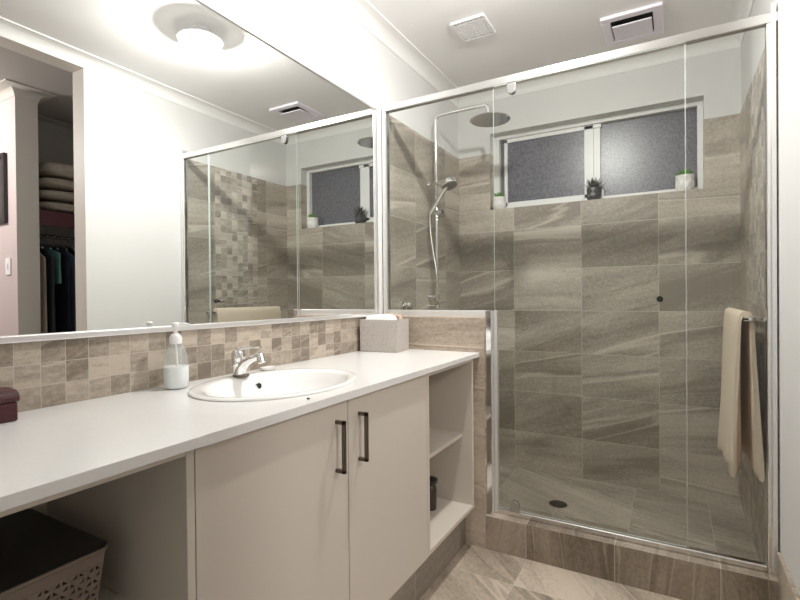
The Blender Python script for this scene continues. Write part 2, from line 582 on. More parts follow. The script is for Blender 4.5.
def cornice(name, path, size, mat, inward=1, closed=True, z=ZC, drop=0.065):
    """cove moulding swept along the wall / ceiling corner; path is the wall line, seen from above"""
    n = len(path)
    prof = [(0, -drop), (0.004, -drop)]
    for i in range(9):
        a = PI / 2 * i / 8
        prof.append((0.006 + (size - 0.012) * (1 - math.cos(a)), -drop + 0.004 + (drop - 0.012) * math.sin(a)))
    prof += [(size, -0.008), (size, 0.0), (0, 0.0)]
    P = [Vector(p) for p in path]
    rings = []
    for i in range(n):
        def nrm(a, c):
            d = (c - a).normalized()
            return Vector((-d.y, d.x)) * inward
        if closed:
            n1, n2 = nrm(P[i - 1], P[i]), nrm(P[i], P[(i + 1) % n])
        else:
            n1 = nrm(P[max(i - 1, 0)], P[max(i - 1, 0) + 1])
            n2 = nrm(P[min(i, n - 2)], P[min(i, n - 2) + 1])
        m = (n1 + n2)
        m = m / max(0.2, m.dot(n1)) if m.length > 1e-6 else n1
        rings.append([(P[i].x + m.x * o, P[i].y + m.y * o, z + h) for o, h in prof])
    b = MB()
    if closed:
        rs = [b.ring(r) for r in rings]
        for i in range(n):
            b.bridge(rs[i], rs[(i + 1) % n])
    else:
        b.loft(rings)
    return struct(b.build(name, mat, smooth=30))


cornice('trim_4', [(0, Y0), (XR, Y0), (XR, YB), (0, YB)], 0.080, MT['cornice'])

# the robe and bedroom beyond the doorway
struct(MB().box((XO, -1.4, -0.12), (4.6, 3.6, 0.0)).build('floor_robe', MT['carpet']), 'carpet beyond the doorway', 'floor')
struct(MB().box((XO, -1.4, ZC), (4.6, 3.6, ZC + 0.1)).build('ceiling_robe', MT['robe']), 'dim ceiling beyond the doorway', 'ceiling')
b = MB().box((2.54, 1.565, 0), (4.6, 1.70, ZC))
wm = struct(b.build('wall_bedroom', [MT['mauve'], MT['beige_wall']]), 'mauve wall end seen through the doorway', 'wall')
for p in wm.data.polygons:
    if p.normal.x < -0.9 or p.normal.y > 0.9:
        p.material_index = 1
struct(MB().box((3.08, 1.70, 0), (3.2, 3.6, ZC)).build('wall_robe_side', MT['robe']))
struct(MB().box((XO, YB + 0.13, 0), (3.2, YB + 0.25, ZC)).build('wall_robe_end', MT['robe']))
struct(MB().box((4.6, -1.4, 0), (4.7, 1.7, ZC)).build('wall_bedroom_far', MT['mauve']))
struct(MB().box((XO, -1.5, 0), (4.7, -1.4, ZC)).build('wall_bedroom_side', MT['mauve']))
cornice('trim_5', [(4.6, 1.565), (2.54, 1.565), (2.54, 1.70), (3.08, 1.70)], 0.085, MT['beige_wall'], inward=1, closed=False)
cornice('trim_6', [(3.08, 1.70), (3.08, YB + 0.13), (XO, YB + 0.13)], 0.085, MT['robe'], inward=1, closed=False)

# ------------------------------------------------------------------ window
yw = 3.40
b = MB()
fx0, fx1, fz0, fz1 = WX0, WX1, WZ0, WZ1
fr = [(fx0, yw, fz0, fx0 + 0.042, fz1), (fx1 - 0.030, yw, fz0, fx1, fz1)]
b.box((fx0, yw, fz1 - 0.028), (fx1, yw + 0.05, fz1))
b.box((fx0, yw, fz0), (fx1, yw + 0.05, fz0 + 0.030))
b.box((fx0, yw, fz0 + 0.03), (fx0 + 0.044, yw + 0.05, fz1 - 0.028))
b.box((fx1 - 0.030, yw, fz0 + 0.03), (fx1, yw + 0.05, fz1 - 0.028))
win = struct(b.build('window_1', MT['upvc'], bevel=0.0015), 'wide obscure glass sliding window in the tiled recess', 'window')
b = MB()
sx0, sx1 = 0.322, 0.975
b.box((sx0, yw + 0.012, fz0 + 0.032), (sx0 + 0.023, yw + 0.036, fz1 - 0.032))
b.box((sx1 - 0.105, yw + 0.012, fz0 + 0.032), (sx1 - 0.048, yw + 0.036, fz1 - 0.032))
b.box((sx1 - 0.048, yw + 0.020, fz0 + 0.032), (sx1 - 0.006, yw + 0.036, fz1 - 0.029))
b.box((sx0, yw + 0.012, fz0 + 0.032), (sx1, yw + 0.036, fz0 + 0.056))
b.box((sx0, yw + 0.012, fz1 - 0.056), (sx1, yw + 0.036, fz1 - 0.030))
b.build('sash', MT['upvc'], win, bevel=0.0015)
MB().box((0.976, yw + 0.004, fz0 + 0.03), (0.99, yw + 0.03, fz0 + 0.08)).build('latch', MT['upvc'], win, bevel=0.002)
MB().box((sx0 + 0.02, yw + 0.022, fz0 + 0.05), (sx1 - 0.10, yw + 0.027, fz1 - 0.05)).build('sash_pane', MT['wglass'], win)
MB().box((sx1 - 0.03, yw + 0.038, fz0 + 0.025), (fx1 - 0.025, yw + 0.043, fz1 - 0.025)).build('fixed_pane', MT['wglass'], win)
MB().box((fx0 + 0.03, yw + 0.040, fz0 + 0.025), (sx0 + 0.05, yw + 0.045, fz1 - 0.025)).build('slot_pane', MT['wglass'], win)

# ------------------------------------------------------------------ mirror
mz0, mz1, my1 = 1.104, 2.206, 2.172
mir = thing('wall_mirror', 'long frame-edged wall mirror above the vanity splashback', 'mirror', (0.008, 0.8, mz0))
MB().box((0.001, Y0 + 0.01, mz0 + 0.01), (0.012, my1 - 0.01, mz1 - 0.008)).build('mirror_glass', MT['mirror'], mir)
b = MB()
b.box((0.001, Y0 + 0.003, mz0), (0.021, my1, mz0 + 0.018))
b.box((0.001, Y0 + 0.003, mz1 - 0.012), (0.019, my1, mz1))
b.box((0.001, my1 - 0.026, mz0), (0.019, my1, mz1))
b.box((0.001, Y0 + 0.003, mz0), (0.019, Y0 + 0.022, mz1))
b.build('mirror_frame', MT['white_alu'], mir, bevel=0.003)

# ------------------------------------------------------------------ shower screen
scr = thing('shower_screen', 'framed clear glass shower screen with a pivot door', 'shower screen', (1.17, YS, 0.158))
ZH0, ZH1 = 2.209, 2.247
MB().box((0.006, YS - 0.018, ZH0), (XR, YS + 0.018, ZH1)).build('header_rail', MT['alu'], scr, bevel=0.004)
MB().box((0.007, YS - 0.017, 1.104), (0.036, YS + 0.017, ZH0)).build('wall_channel', MT['alu'], scr, bevel=0.003)
b = MB().box((1.686, YS - 0.016, 0.1585), (1.700, YS + 0.016, ZH0))
b.build('wall_channel', MT['chrome'], scr, bevel=0.003)
b = MB().box((1.700, YS - 0.022, 0.1585), (1.7155, YS + 0.022, ZH1 + 0.03))
b.build('wall_jamb', MT['white_alu'], scr, bevel=0.003)
MB().box((0.036, YS - 0.02, 1.1025), (0.622, YS + 0.02, 1.136)).build('nib_channel', MT['white_alu'], scr, bevel=0.004)
MB().box((0.5985, YS - 0.052, 0.1585), (0.628, YS + 0.045, 1.136)).build('end_jamb', MT['chrome'], scr, bevel=0.002)
MB().box((0.628, YS - 0.016, 0.1585), (0.645, YS + 0.016, 1.136)).build('jamb_bead', MT['white_alu'], scr, bevel=0.003)
MB().box((0.645, YS - 0.016, 0.1585), (1.686, YS + 0.016, 0.183)).build('sill_rail', MT['alu'], scr, bevel=0.005, segs=3)
MB().box((0.036, YS - 0.003, 1.136), (0.630, YS + 0.003, ZH0)).build('fixed_pane', MT['glass'], scr)
MB().box((1.430, YS - 0.003, 0.183), (1.686, YS + 0.003, ZH0)).build('fixed_pane', MT['glass'], scr)
door = MB().box((0.634, YS - 0.003 - 0.010, 0.189), (1.425, YS + 0.003 - 0.010, 2.200)).build('door_pane', MT['glass'], scr)
MB().box((1.4252, YS - 0.015, 0.189), (1.4290, YS - 0.004, 2.200)).build('seal_strip', MT['seal'], scr)
for zc, s in ((2.207, -1), (0.184, 1)):
    for sy in (-0.022, -0.0065):
        b = MB()
        pts = [(-0.022, 0), (0.022, 0), (0.020, 0.030 * s), (0.014, 0.046 * s), (0, 0.052 * s), (-0.014, 0.046 * s), (-0.020, 0.030 * s)]
        b.loft([[(0.725 + px, YS + sy, zc + pz) for px, pz in pts], [(0.725 + px, YS + sy + 0.009, zc + pz) for px, pz in pts]])
        b.build('pivot_clamp', MT['brushed'], scr, bevel=0.002, smooth=40)
b = MB().lathe([(0.0, 0), (0.011, 0), (0.0125, 0.002), (0.0125, 0.018), (0.009, 0.022), (0.009, 0.0305)], (1.335, YS - 0.044, 1.187), 'y', 24)
b.build('knob', MT['black'], scr, smooth=40)
b = MB().lathe([(0.009, 0), (0.009, 0.008), (0.0125, 0.012), (0.0125, 0.028), (0.0, 0.030)], (1.335, YS - 0.0065, 1.187), 'y', 24)
b.build('knob', MT['chrome'], scr, smooth=40)

for o_ in bpy.data.objects:
    if o_.name.split('.')[0] in ('fixed_pane', 'door_pane') and o_.parent == scr:
        o_.data.materials.append(MT['glass_edge'])
        for p_ in o_.data.polygons:
            p_.material_index = 0 if abs(p_.normal.y) > 0.5 else 1
# ------------------------------------------------------------------ vanity
XF = 0.558
ct = MB()
# counter with an oval cut-out for the basin
BX, BY, BA, BB = 0.297, 1.128, 0.222, 0.285
n = 48
zt, zb = 0.936, 0.914
x0, x1, y0, y1 = 0.009, 0.575, Y0 + 0.003, 2.182
corners = {}
def rect_pt(a):
    dx, dy = math.cos(a), math.sin(a)
    ts = []
    if dx > 1e-9: ts.append((x1 - BX) / dx)
    if dx < -1e-9: ts.append((x0 - BX) / dx)
    if dy > 1e-9: ts.append((BY + 0.5 - BY) / dy)
    if dy < -1e-9: ts.append((BY - 0.5 - BY) / dy)
    t = min(ts)
    return (BX + dx * t, BY + dy * t)
angs = sorted([2 * PI * i / n for i in range(n)] + [math.atan2(sy * 0.5, sx_ - BX) % (2 * PI) for sy in (1, -1) for sx_ in (x0, x1)])
for z, flip in ((zt, 0), (zb, 1)):
    inn = ct.ring([(BX + (BA - 0.02) * math.cos(a), BY + (BB - 0.02) * math.sin(a), z) for a in angs])
    out = ct.ring([(*rect_pt(a), z) for a in angs])
    ct.bridge(inn, out)
    corners[z] = inn
    ct.quad([(x0, y0, z), (x1, y0, z), (x1, BY - 0.5, z), (x0, BY - 0.5, z)])
    ct.quad([(x0, BY + 0.5, z), (x1, BY + 0.5, z), (x1, y1, z), (x0, y1, z)])
ct.bridge(corners[zt], corners[zb])
for q in (((x1, y0), (x1, BY - 0.5)), ((x1, BY - 0.5), (x1, BY + 0.5)), ((x1, BY + 0.5), (x1, y1)), ((x0, y0), (x0, y1)), ((x0, y0), (x1, y0)), ((x0, y1), (x1, y1))):
    (ax_, ay_), (bx_, by_) = q
    ct.quad([(ax_, ay_, zb), (bx_, by_, zb), (bx_, by_, zt), (ax_, ay_, zt)])
bmesh.ops.remove_doubles(ct.bm, verts=ct.bm.verts, dist=1e-5)
tag(ct.build('countertop', MT['counter'], bevel=0.0015), 'long white stone vanity countertop along the mirror wall', 'countertop')

ZB = 0.204
# open left unit
u1 = thing('open_cabinet', 'open cream vanity compartment holding the woven basket', 'cabinet', (0.3, 0.06, ZB))
MB().box((0.02, 0.602, ZB), (XF, 0.620, 0.913)).build('side_panel', MT['cab'], u1, bevel=0.001)
MB().box((0.02, Y0 + 0.004, ZB), (XF, Y0 + 0.022, 0.913)).build('side_panel', MT['cab'], u1, bevel=0.001)
MB().box((XF - 0.02, Y0 + 0.022, 0.900), (XF - 0.002, 0.602, 0.913)).build('top_rail', MT['cab'], u1, bevel=0.001)
MB().box((0.012, Y0 + 0.022, ZB), (0.020, 0.602, 0.913)).build('back_panel', MT['cab_in'], u1)
MB().box((0.02, Y0 + 0.022, 0.545), (XF - 0.004, 0.602, 0.561)).build('shelf', MT['cab_in'], u1, bevel=0.001)
MB().box((0.02, Y0 + 0.022, ZB), (XF, 0.602, ZB + 0.018)).build('bottom_panel', MT['cab'], u1, bevel=0.001)

# two door cabinet under the basin
u2 = thing('basin_cabinet', 'cream two door vanity cabinet under the basin', 'cabinet', (0.3, 1.135, ZB))
b = MB()
b.box((0.012, 0.6215, ZB), (XF - 0.020, 0.640, 0.913)).box((0.012, 1.632, ZB), (XF - 0.020, 1.6495, 0.913))
b.box((0.012, 0.640, ZB), (XF - 0.020, 1.632, ZB + 0.018)).box((0.012, 0.64, ZB + 0.018), (0.02, 1.632, 0.913))
b.box((XF - 0.06, 0.64, 0.895), (XF - 0.020, 1.632, 0.913))
b.build('body', MT['cab'], u2)
for y0_, y1_, yh in ((0.6225, 1.1330, 1.078), (1.1365, 1.6490, 1.190)):
    d = MB().box((XF - 0.019, y0_, ZB - 0.002), (XF, y1_, 0.908)).build('door', MT['cab'], u2, bevel=0.001)
    h = MB()
    z0_, z1_ = 0.716, 0.862
    s = 0.005
    h.box((XF - 0.001, yh - s, z1_ - 2 * s), (XF + 0.032, yh + s, z1_))
    h.box((XF - 0.001, yh - s, z0_), (XF + 0.032, yh + s, z0_ + 2 * s))
    h.box((XF + 0.022, yh - s, z0_), (XF + 0.032, yh + s, z1_))
    h.build('handle', MT['bronze'], d, bevel=0.001)

# open shelf unit at the nib wall
u3 = thing('shelf_cabinet', 'narrow open cream shelf unit against the nib wall', 'cabinet', (0.3, 1.9, ZB))
MB().box((0.02, 1.651, ZB), (XF, 1.668, 0.913)).build('side_panel', MT['cab'], u3, bevel=0.001)
MB().box((0.02, 2.124, ZB), (XF, 2.142, 0.913)).build('side_panel', MT['cab'], u3, bevel=0.001)
MB().box((0.012, 1.668, ZB), (0.020, 2.124, 0.913)).build('back_panel', MT['cab_in'], u3)
MB().box((0.02, 1.668, ZB), (XF, 2.124, ZB + 0.018)).build('bottom_panel', MT['cab'], u3, bevel=0.001)
MB().box((0.02, 1.668, 0.538), (0.508, 2.124, 0.556)).build('shelf', MT['cab'], u3, bevel=0.001)
MB().box((XF - 0.05, 1.668, 0.897), (XF - 0.002, 2.124, 0.913)).build('top_rail', MT['cab'], u3, bevel=0.001)
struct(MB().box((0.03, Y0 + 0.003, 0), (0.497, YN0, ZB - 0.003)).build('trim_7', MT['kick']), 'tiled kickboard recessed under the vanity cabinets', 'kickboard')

# ------------------------------------------------------------------ basin
bs = thing('wash_basin', 'oval white drop-in wash basin set in the countertop', 'basin', (BX, BY, 0.936))
b = MB()
n = 56
prof = [(0.995, 0.995, 0.9365, 0), (1.0, 1.0, 0.9395, 0), (0.99, 0.99, 0.943, 0), (0.96, 0.965, 0.9445, 0), (0.865, 0.90, 0.9435, 0.006), (0.825, 0.88, 0.941, 0.010), (0.79, 0.85, 0.932, 0.012), (0.74, 0.80, 0.905, 0.012), (0.62, 0.68, 0.860, 0.012), (0.42, 0.46, 0.828, 0.012), (0.14, 0.115, 0.817, 0.012), (0.10, 0.08, 0.812, 0.012)]
rings = []
for fa, fb, z, ox in prof:
    rings.append([(BX + ox + BA * fa * math.cos(2 * PI * i / n), BY + BB * fb * math.sin(2 * PI * i / n), z) for i in range(n)])
under = []
for fa, fb, z, ox in ((0.60, 0.66, 0.845, 0.012), (0.84, 0.86, 0.905, 0.006), (0.86, 0.88, 0.9365, 0.0)):
    under.append([(BX + ox + BA * fa * math.cos(2 * PI * i / n), BY + BB * fb * math.sin(2 * PI * i / n), z) for i in range(n)])
rs = [b.ring(r) for r in rings]
for a_, c_ in zip(rs, rs[1:]):
    b.bridge(a_, c_)
us = [b.ring(r) for r in under]
b.bridge(us[0], us[1]); b.bridge(us[1], us[2]); b.bridge(us[2], rs[0]); b.bridge(rs[-1], us[0])
b.build('bowl', MT['ceramic'], bs, smooth=60)
MB().lathe([(0.0, 0), (0.022, 0), (0.026, 0.003), (0.018, 0.006), (0, 0.004)], (BX + 0.012, BY, 0.8125), 'z', 24).build('drain', MT['chrome'], bs, smooth=40)
# overflow hole ring on the rear inner slope, facing +x and up
ov = MB().lathe([(0.0, 0.0015), (0.0085, 0.0015), (0.0115, 0.0035), (0.0135, 0.001), (0.0135, -0.006)], (0, 0, 0), 'z', 24)
ovo = ov.build('overflow', MT['chrome'], None, smooth=40)
ovd = MB().lathe([(0.0, 0.0038), (0.0092, 0.0030), (0.0092, 0.001)], (0, 0, 0), 'z', 20).build('overflow_hole', MT['black'], None, smooth=40)
for o in (ovo, ovd):
    o.matrix_basis = Matrix.Identity(4)
    q = Vector((0.96, 0, 0.30)).to_track_quat('Z', 'Y')
    o.data.transform(Matrix.Translation(Vector((0.150, 1.185, 0.906)) - bs.location) @ q.to_matrix().to_4x4())
ovo.parent = bs
ovd.parent = ovo

# ------------------------------------------------------------------ mixer tap
tx, ty, tz = 0.116, 1.138, 0.9445
tp = thing('basin_mixer_tap', 'chrome single lever mixer tap on the basin rim', 'tap', (tx, ty, tz))
MB().lathe([(0.027, 0), (0.028, 0.003), (0.025, 0.006), (0, 0.006)], (tx, ty, tz), 'z', 28).build('base_ring', MT['bronze'], tp, smooth=40)
b = MB()
rings = []
path = [((-0.004, 0.004), 0.020, 0.022), ((-0.003, 0.018), 0.019, 0.020), ((0.006, 0.034), 0.0175, 0.018), ((0.026, 0.050), 0.0145, 0.017), ((0.054, 0.062), 0.012, 0.0155), ((0.078, 0.069), 0.011, 0.014), ((0.092, 0.071), 0.0105, 0.013)]
for i, ((px, pz), ra, rb) in enumerate(path):
    q0 = path[max(0, i - 1)][0]
    q1 = path[min(len(path) - 1, i + 1)][0]
    t = Vector((q1[0] - q0[0], 0, q1[1] - q0[1])).normalized()
    nn = Vector((-t.z, 0, t.x))
    rings.append([Vector((tx + px, ty, tz + pz)) + nn * (ra * math.cos(2 * PI * k / 20)) + Vector((0, 1, 0)) * (rb * math.sin(2 * PI * k / 20)) for k in range(20)])
b.loft(rings)
b.build('spout', MT['chrome'], tp, smooth=50)
MB().cyl((tx + 0.088, ty, tz + 0.078), (tx + 0.098, ty, tz + 0.050), 0.0135, 20).build('aerator', MT['chrome'], tp, smooth=40, bevel=0.001)
b = MB().lathe([(0.019, 0.004), (0.0195, 0.030), (0.0225, 0.036), (0.0235, 0.044), (0.022, 0.049), (0.0235, 0.054), (0.0235, 0.074), (0.019, 0.086), (0.010, 0.091), (0.0, 0.092)], (tx - 0.010, ty, tz), 'z', 28)
b.build('cartridge_body', MT['chrome'], tp, smooth=40)
b = MB()
lv = []
for px, pz, wy, hz in ((-0.020, 0.084, 0.014, 0.007), (0.0, 0.092, 0.015, 0.0075), (0.022, 0.096, 0.011, 0.005), (0.050, 0.097, 0.007, 0.0035), (0.070, 0.098, 0.0075, 0.0035), (0.084, 0.100, 0.0095, 0.004), (0.091, 0.101, 0.006, 0.003)):
    lv.append([(tx + px - 0.1 * hz * math.sin(2 * PI * k / 14), ty + wy * math.cos(2 * PI * k / 14), tz + pz + hz * math.sin(2 * PI * k / 14)) for k in range(14)])
b.loft(lv)
b.build('lever', MT['chrome'], tp, smooth=50)

# ------------------------------------------------------------------ small things on the vanity
sb = thing('soap_dispenser', 'clear pump bottle half full of white liquid soap', 'soap dispenser', (0.075, 0.925, 0.9365))
c = (0.075, 0.925, 0.9365)
MB().lathe([(0.030, 0), (0.0345, 0.004), (0.036, 0.03), (0.0355, 0.07), (0.032, 0.10), (0.024, 0.124), (0.0155, 0.134), (0.0155, 0.145)], c, 'z', 32).build('bottle', MT['bottle'], sb, smooth=60)
MB().lathe([(0.029, 0.002), (0.0335, 0.006), (0.0350, 0.03), (0.0348, 0.066), (0, 0.0665)], c, 'z', 32).build('liquid', MT['soap'], sb, smooth=50)
MB().lathe([(0.0175, 0.134), (0.0180, 0.136), (0.0178, 0.154), (0.012, 0.163), (0.0065, 0.165), (0.006, 0.185), (0.0, 0.185)], c, 'z', 28).build('collar', MT['white_pl'], sb, smooth=40)
b = MB().lathe([(0.009, 0.183), (0.0105, 0.186), (0.0105, 0.195), (0.006, 0.198), (0, 0.198)], c, 'z', 20)
dx = Vector((0.75, 0.66, 0)).normalized()
b.tube([Vector(c) + Vector((0, 0, 0.1925)), Vector(c) + dx * 0.03 + Vector((0, 0, 0.1925)), Vector(c) + dx * 0.043 + Vector((0, 0, 0.188))], 0.005, 10, 0.0035)
b.build('pump_head', MT['white_pl'], sb, smooth=40)
MB().tube([Vector(c) + Vector((0, 0, 0.14)), Vector(c) + Vector((0.003, 0.002, 0.07)), Vector(c) + Vector((0.008, 0.003, 0.01))], 0.003, 8).build('dip_tube', MT['white_pl'], sb, smooth=60)

b = MB()
b.lathe([(0.024, 0), (0.030, 0.004), (0.034, 0.010), (0.031, 0.010), (0.022, 0.006), (0, 0.005)], (0.058, 1.322, 0.9365), 'z', 28, sx=0.75, sy=1.05)
tag(b.build('soap_dish', MT['ceramic'], smooth=50), 'small white soap dish on the countertop behind the basin', 'soap dish')
b = MB().lathe([(0.004, 0), (0.0048, 0.002), (0.003, 0.004), (0, 0.0042)], (0.538, 0.985, 0.9362), 'z', 12)
tag(b.build('bead', MT['black'], smooth=60), 'tiny black bead on the countertop before the basin', 'bead')

# burgundy chest box
bx = thing('trinket_box', 'burgundy leather trinket box at the left end of the countertop', 'box', (0.06, 0.41, 0.9365))
MB().box((0.014, 0.33, 0.9366), (0.106, 0.510, 0.979)).build('body', MT['burgundy'], bx, bevel=0.004)
rings = []
for yv in (0.329, 0.513):
    rings.append([(0.012, yv, 0.980), (0.108, yv, 0.980), (0.109, yv, 0.990), (0.105, yv, 0.999), (0.092, yv, 1.005), (0.059, yv, 1.008), (0.026, yv, 1.005), (0.014, yv, 0.999), (0.010, yv, 0.990)])
MB().loft(rings).build('lid', MT['burgundy'], bx, bevel=0.003)

# linen storage box
bo = thing('storage_box', 'grey linen storage box on the countertop against the nib wall', 'box', (0.12, 2.06, 0.9365))
A, Bp, Cp, Dp = Vector((0.030, 1.970)), Vector((0.226, 2.000)), Vector((0.210, 2.150)), Vector((0.014, 2.122))
cen = (A + Bp + Cp + Dp) / 4
b = MB()
def ringz(f, z):
    return [((cen + (p - cen) * f).x, (cen + (p - cen) * f).y, z) for p in (A, Bp, Cp, Dp)]
rs = [b.ring(r) for r in (ringz(0.99, 0.9366), ringz(1.0, 1.094), ringz(0.955, 1.094), ringz(0.945, 0.942))]
for a_, c_ in zip(rs, rs[1:]):
    b.bridge(a_, c_)
b.bm.faces.new(rs[0]); b.bm.faces.new(rs[-1])
b.build('box_body', MT['box'], bo, bevel=0.003)


def pillow(name, mat, c, size, rz, amp, seed, parent=None, nx=20, ny=14, nz=5, freq=9.0):
    """soft folded-cloth block with rounded edges and wrinkles"""
    bm = bmesh.new()
    bmesh.ops.create_cube(bm, size=2.0)
    bmesh.ops.subdivide_edges(bm, edges=bm.edges[:], cuts=9, use_grid_fill=True)
    rot_ = Matrix.Rotation(rz, 3, 'Z')
    for v in bm.verts:
        p = v.co.copy()
        q = Vector((abs(p.x) ** 4, abs(p.y) ** 4, abs(p.z) ** 3))
        rr = (q.x + q.y + q.z * 0.9) ** 0.25
        p = p / max(rr, 0.001) if rr > 1 else p
        p = Vector((p.x * size[0] / 2, p.y * size[1] / 2, p.z * size[2] / 2))
        w_ = noise.noise(p * freq + Vector((seed, 0, 0))) * amp + noise.noise(Vector((p.x * freq * 0.6, p.y * freq * 0.6, p.z * freq * 5 + seed))) * amp
        p += p.normalized() * w_
        p = rot_ @ p
        v.co = p + Vector(c)
    m_ = MB()
    m_.bm.free()
    m_.bm = bm
    return m_.build(name, mat, parent, smooth=180, subsurf=1)


tag(pillow('folded_cloth', MT['cloth_white'], (0.104, 2.055, 1.080), (0.150, 0.120, 0.072), 0.15, 0.003, 3.0), 'white folded cloth lying in the linen storage box', 'cloth')
b = MB().tube([(0.02, 2.150, 1.100), (0.08, 2.146, 1.112), (0.15, 2.128, 1.110), (0.184, 2.112, 1.105), (0.189, 2.100, 1.088)], 0.007, 12, 0.010)
tag(b.build('hair_brush', MT['tan'], smooth=60), 'tan handled brush poking out of the linen storage box', 'brush')

# basket in the open compartment
bk = thing('laundry_basket', 'taupe lattice plastic basket with a black lid inside the vanity', 'basket', (0.24, 0.33, 0.5615))
bx0, bx1, by0, by1, bz0, bz1 = 0.075, 0.401, 0.13, 0.530, 0.562, 0.712
ins = 0.016


def lattice(b, P, nu, nv):
    """panel of square cells with a triangular hole each; P(u, v) -> point"""
    for i in range(nu):
        for j in range(nv):
            u0_, u1_, v0_, v1_ = i / nu, (i + 1) / nu, j / nv, (j + 1) / nv
            du, dv = u1_ - u0_, v1_ - v0_
            a, b_, c_, d_ = (b.bm.verts.new(P(*q)) for q in ((u0_, v0_), (u1_, v0_), (u1_, v1_), (u0_, v1_)))
            if (i + j) % 2:
                tri = [(0.22, 0.18), (0.84, 0.18), (0.84, 0.84)]
                t = [b.bm.verts.new(P(u0_ + du * x_, v0_ + dv * y_)) for x_, y_ in tri]
                for f in ((a, b_, t[1], t[0]), (b_, c_, t[2], t[1]), (c_, d_, t[2]), (d_, a, t[0]), (d_, t[0], t[2])):
                    b.bm.faces.new(f)
            else:
                tri = [(0.16, 0.18), (0.78, 0.18), (0.16, 0.84)]
                t = [b.bm.verts.new(P(u0_ + du * x_, v0_ + dv * y_)) for x_, y_ in tri]
                for f in ((a, b_, t[1], t[0]), (d_, a, t[0], t[2]), (c_, d_, t[2]), (b_, c_, t[1]), (c_, t[2], t[1])):
                    b.bm.faces.new(f)


def side(p0, p1, q0, q1):
    p0, p1, q0, q1 = map(Vector, (p0, p1, q0, q1))
    return lambda u_, v_: (p0.lerp(p1, u_)).lerp(q0.lerp(q1, u_), v_)


b = MB()
lo = [(bx0 + ins, by0 + ins), (bx1 - ins, by0 + ins), (bx1 - ins, by1 - ins), (bx0 + ins, by1 - ins)]
hi = [(bx0, by0), (bx1, by0), (bx1, by1), (bx0, by1)]
zl0, zl1 = bz0 + 0.012, bz1 - 0.022
for k in range(4):
    k2 = (k + 1) % 4
    L0, L1, H0, H1 = Vector(lo[k]), Vector(lo[k2]), Vector(hi[k]), Vector(hi[k2])
    def at(z, e):
        f = (z - bz0) / (bz1 - bz0)
        q = (L0, L1)[e].lerp((H0, H1)[e], f)
        return (q.x, q.y, z)
    nn = int(round((L1 - L0).length / 0.0135))
    lattice(b, side(at(zl0, 0), at(zl0, 1), at(zl1, 0), at(zl1, 1)), nn, 9)
    for za, zb_ in ((bz0, zl0), (zl1, bz1)):
        b.quad([at(za, 0), at(za, 1), at(zb_, 1), at(zb_, 0)])
b.quad([(*p, bz0) for p in lo])
bmesh.ops.remove_doubles(b.bm, verts=b.bm.verts, dist=1e-4)
body = b.build('basket_body', MT['basket'], bk)
sm = body.modifiers.new('solid', 'SOLIDIFY')
sm.thickness = 0.003
sm.offset = 1
# inner liner darkness is the real inside of the basket; lid with rounded corners
def rrect(xa, ya, xb, yb, r, z, n=6):
    pts = []
    for cx_, cy_, a0 in ((xb - r, yb - r, 0), (xa + r, yb - r, PI / 2), (xa + r, ya + r, PI), (xb - r, ya + r, 1.5 * PI)):
        for i in range(n + 1):
            a = a0 + PI / 2 * i / n
            pts.append((cx_ + r * math.cos(a), cy_ + r * math.sin(a), z))
    return pts
lx0, lx1, ly0, ly1 = bx0 - 0.010, bx1 + 0.010, by0 - 0.012, by1 + 0.012
MB().loft([rrect(lx0 + 0.002, ly0 + 0.002, lx1 - 0.002, ly1 - 0.002, 0.02, 0.7125), rrect(lx0, ly0, lx1, ly1, 0.022, 0.7145), rrect(lx0, ly0, lx1, ly1, 0.022, 0.7205)]).build('lid_rim', MT['basket'], bk, smooth=40)
MB().loft([rrect(lx0 + 0.001, ly0 + 0.001, lx1 - 0.001, ly1 - 0.001, 0.022, 0.7205), rrect(lx0 + 0.001, ly0 + 0.001, lx1 - 0.001, ly1 - 0.001, 0.022, 0.7225), rrect(lx0 + 0.006, ly0 + 0.006, lx1 - 0.006, ly1 - 0.006, 0.02, 0.7245)]).build('lid', MT['lid'], bk, smooth=40)

# dark bottle in the lower shelf
dj = thing('dark_bottle', 'dark brown bottle with a black cap in the lower open shelf', 'bottle', (0.40, 1.996, 0.2225))
MB().lathe([(0.024, 0), (0.027, 0.005), (0.028, 0.09), (0.024, 0.108), (0.014, 0.116), (0.014, 0.124)], (0.40, 1.996, 0.2225), 'z', 28).build('body', MT['chocolate'], dj, smooth=50)
MB().lathe([(0.028, 0.119), (0.032, 0.123), (0.034, 0.138), (0.020, 0.145), (0, 0.147)], (0.40, 1.996, 0.2225), 'z', 28).build('cap', MT['black'], dj, smooth=40)

# ------------------------------------------------------------------ shower rail
sr = thing('rail_shower', 'chrome rail shower with overhead rose and hand piece', 'shower', (0.006, 2.804, 1.15))
rx, ry = 0.062, 2.804
b = MB()
za = 2.362
pts = [(rx, ry, 1.140), (rx, ry, 1.5), (rx, ry, 1.9), (rx, ry, za - 0.03)] + arc((rx + 0.03, ry, za - 0.03), 0.03, PI, PI / 2, 6) + [(0.2, ry, za + 0.002), (0.385, ry, za + 0.004)] + arc((0.385, ry, za - 0.026), 0.03, PI / 2, 0.0, 6) + [(0.415, ry, za - 0.07)]
b.tube(pts, 0.0105, 16)
b.build('riser_pipe', MT['chrome'], sr, smooth=60)
hx, hz = 0.424, 2.266
b = MB().lathe([(0.117, 0.0), (0.121, 0.003), (0.119, 0.008), (0.06, 0.012), (0.022, 0.016), (0.016, 0.030), (0.0, 0.032)], (hx, ry, hz), 'z', 48)
hd = b.build('shower_rose', MT['chrome'], sr, smooth=40)
b = MB()
b.lathe([(0.111, 0.0), (0.111, -0.0015), (0, -0.0015)], (hx, ry, hz), 'z', 40)
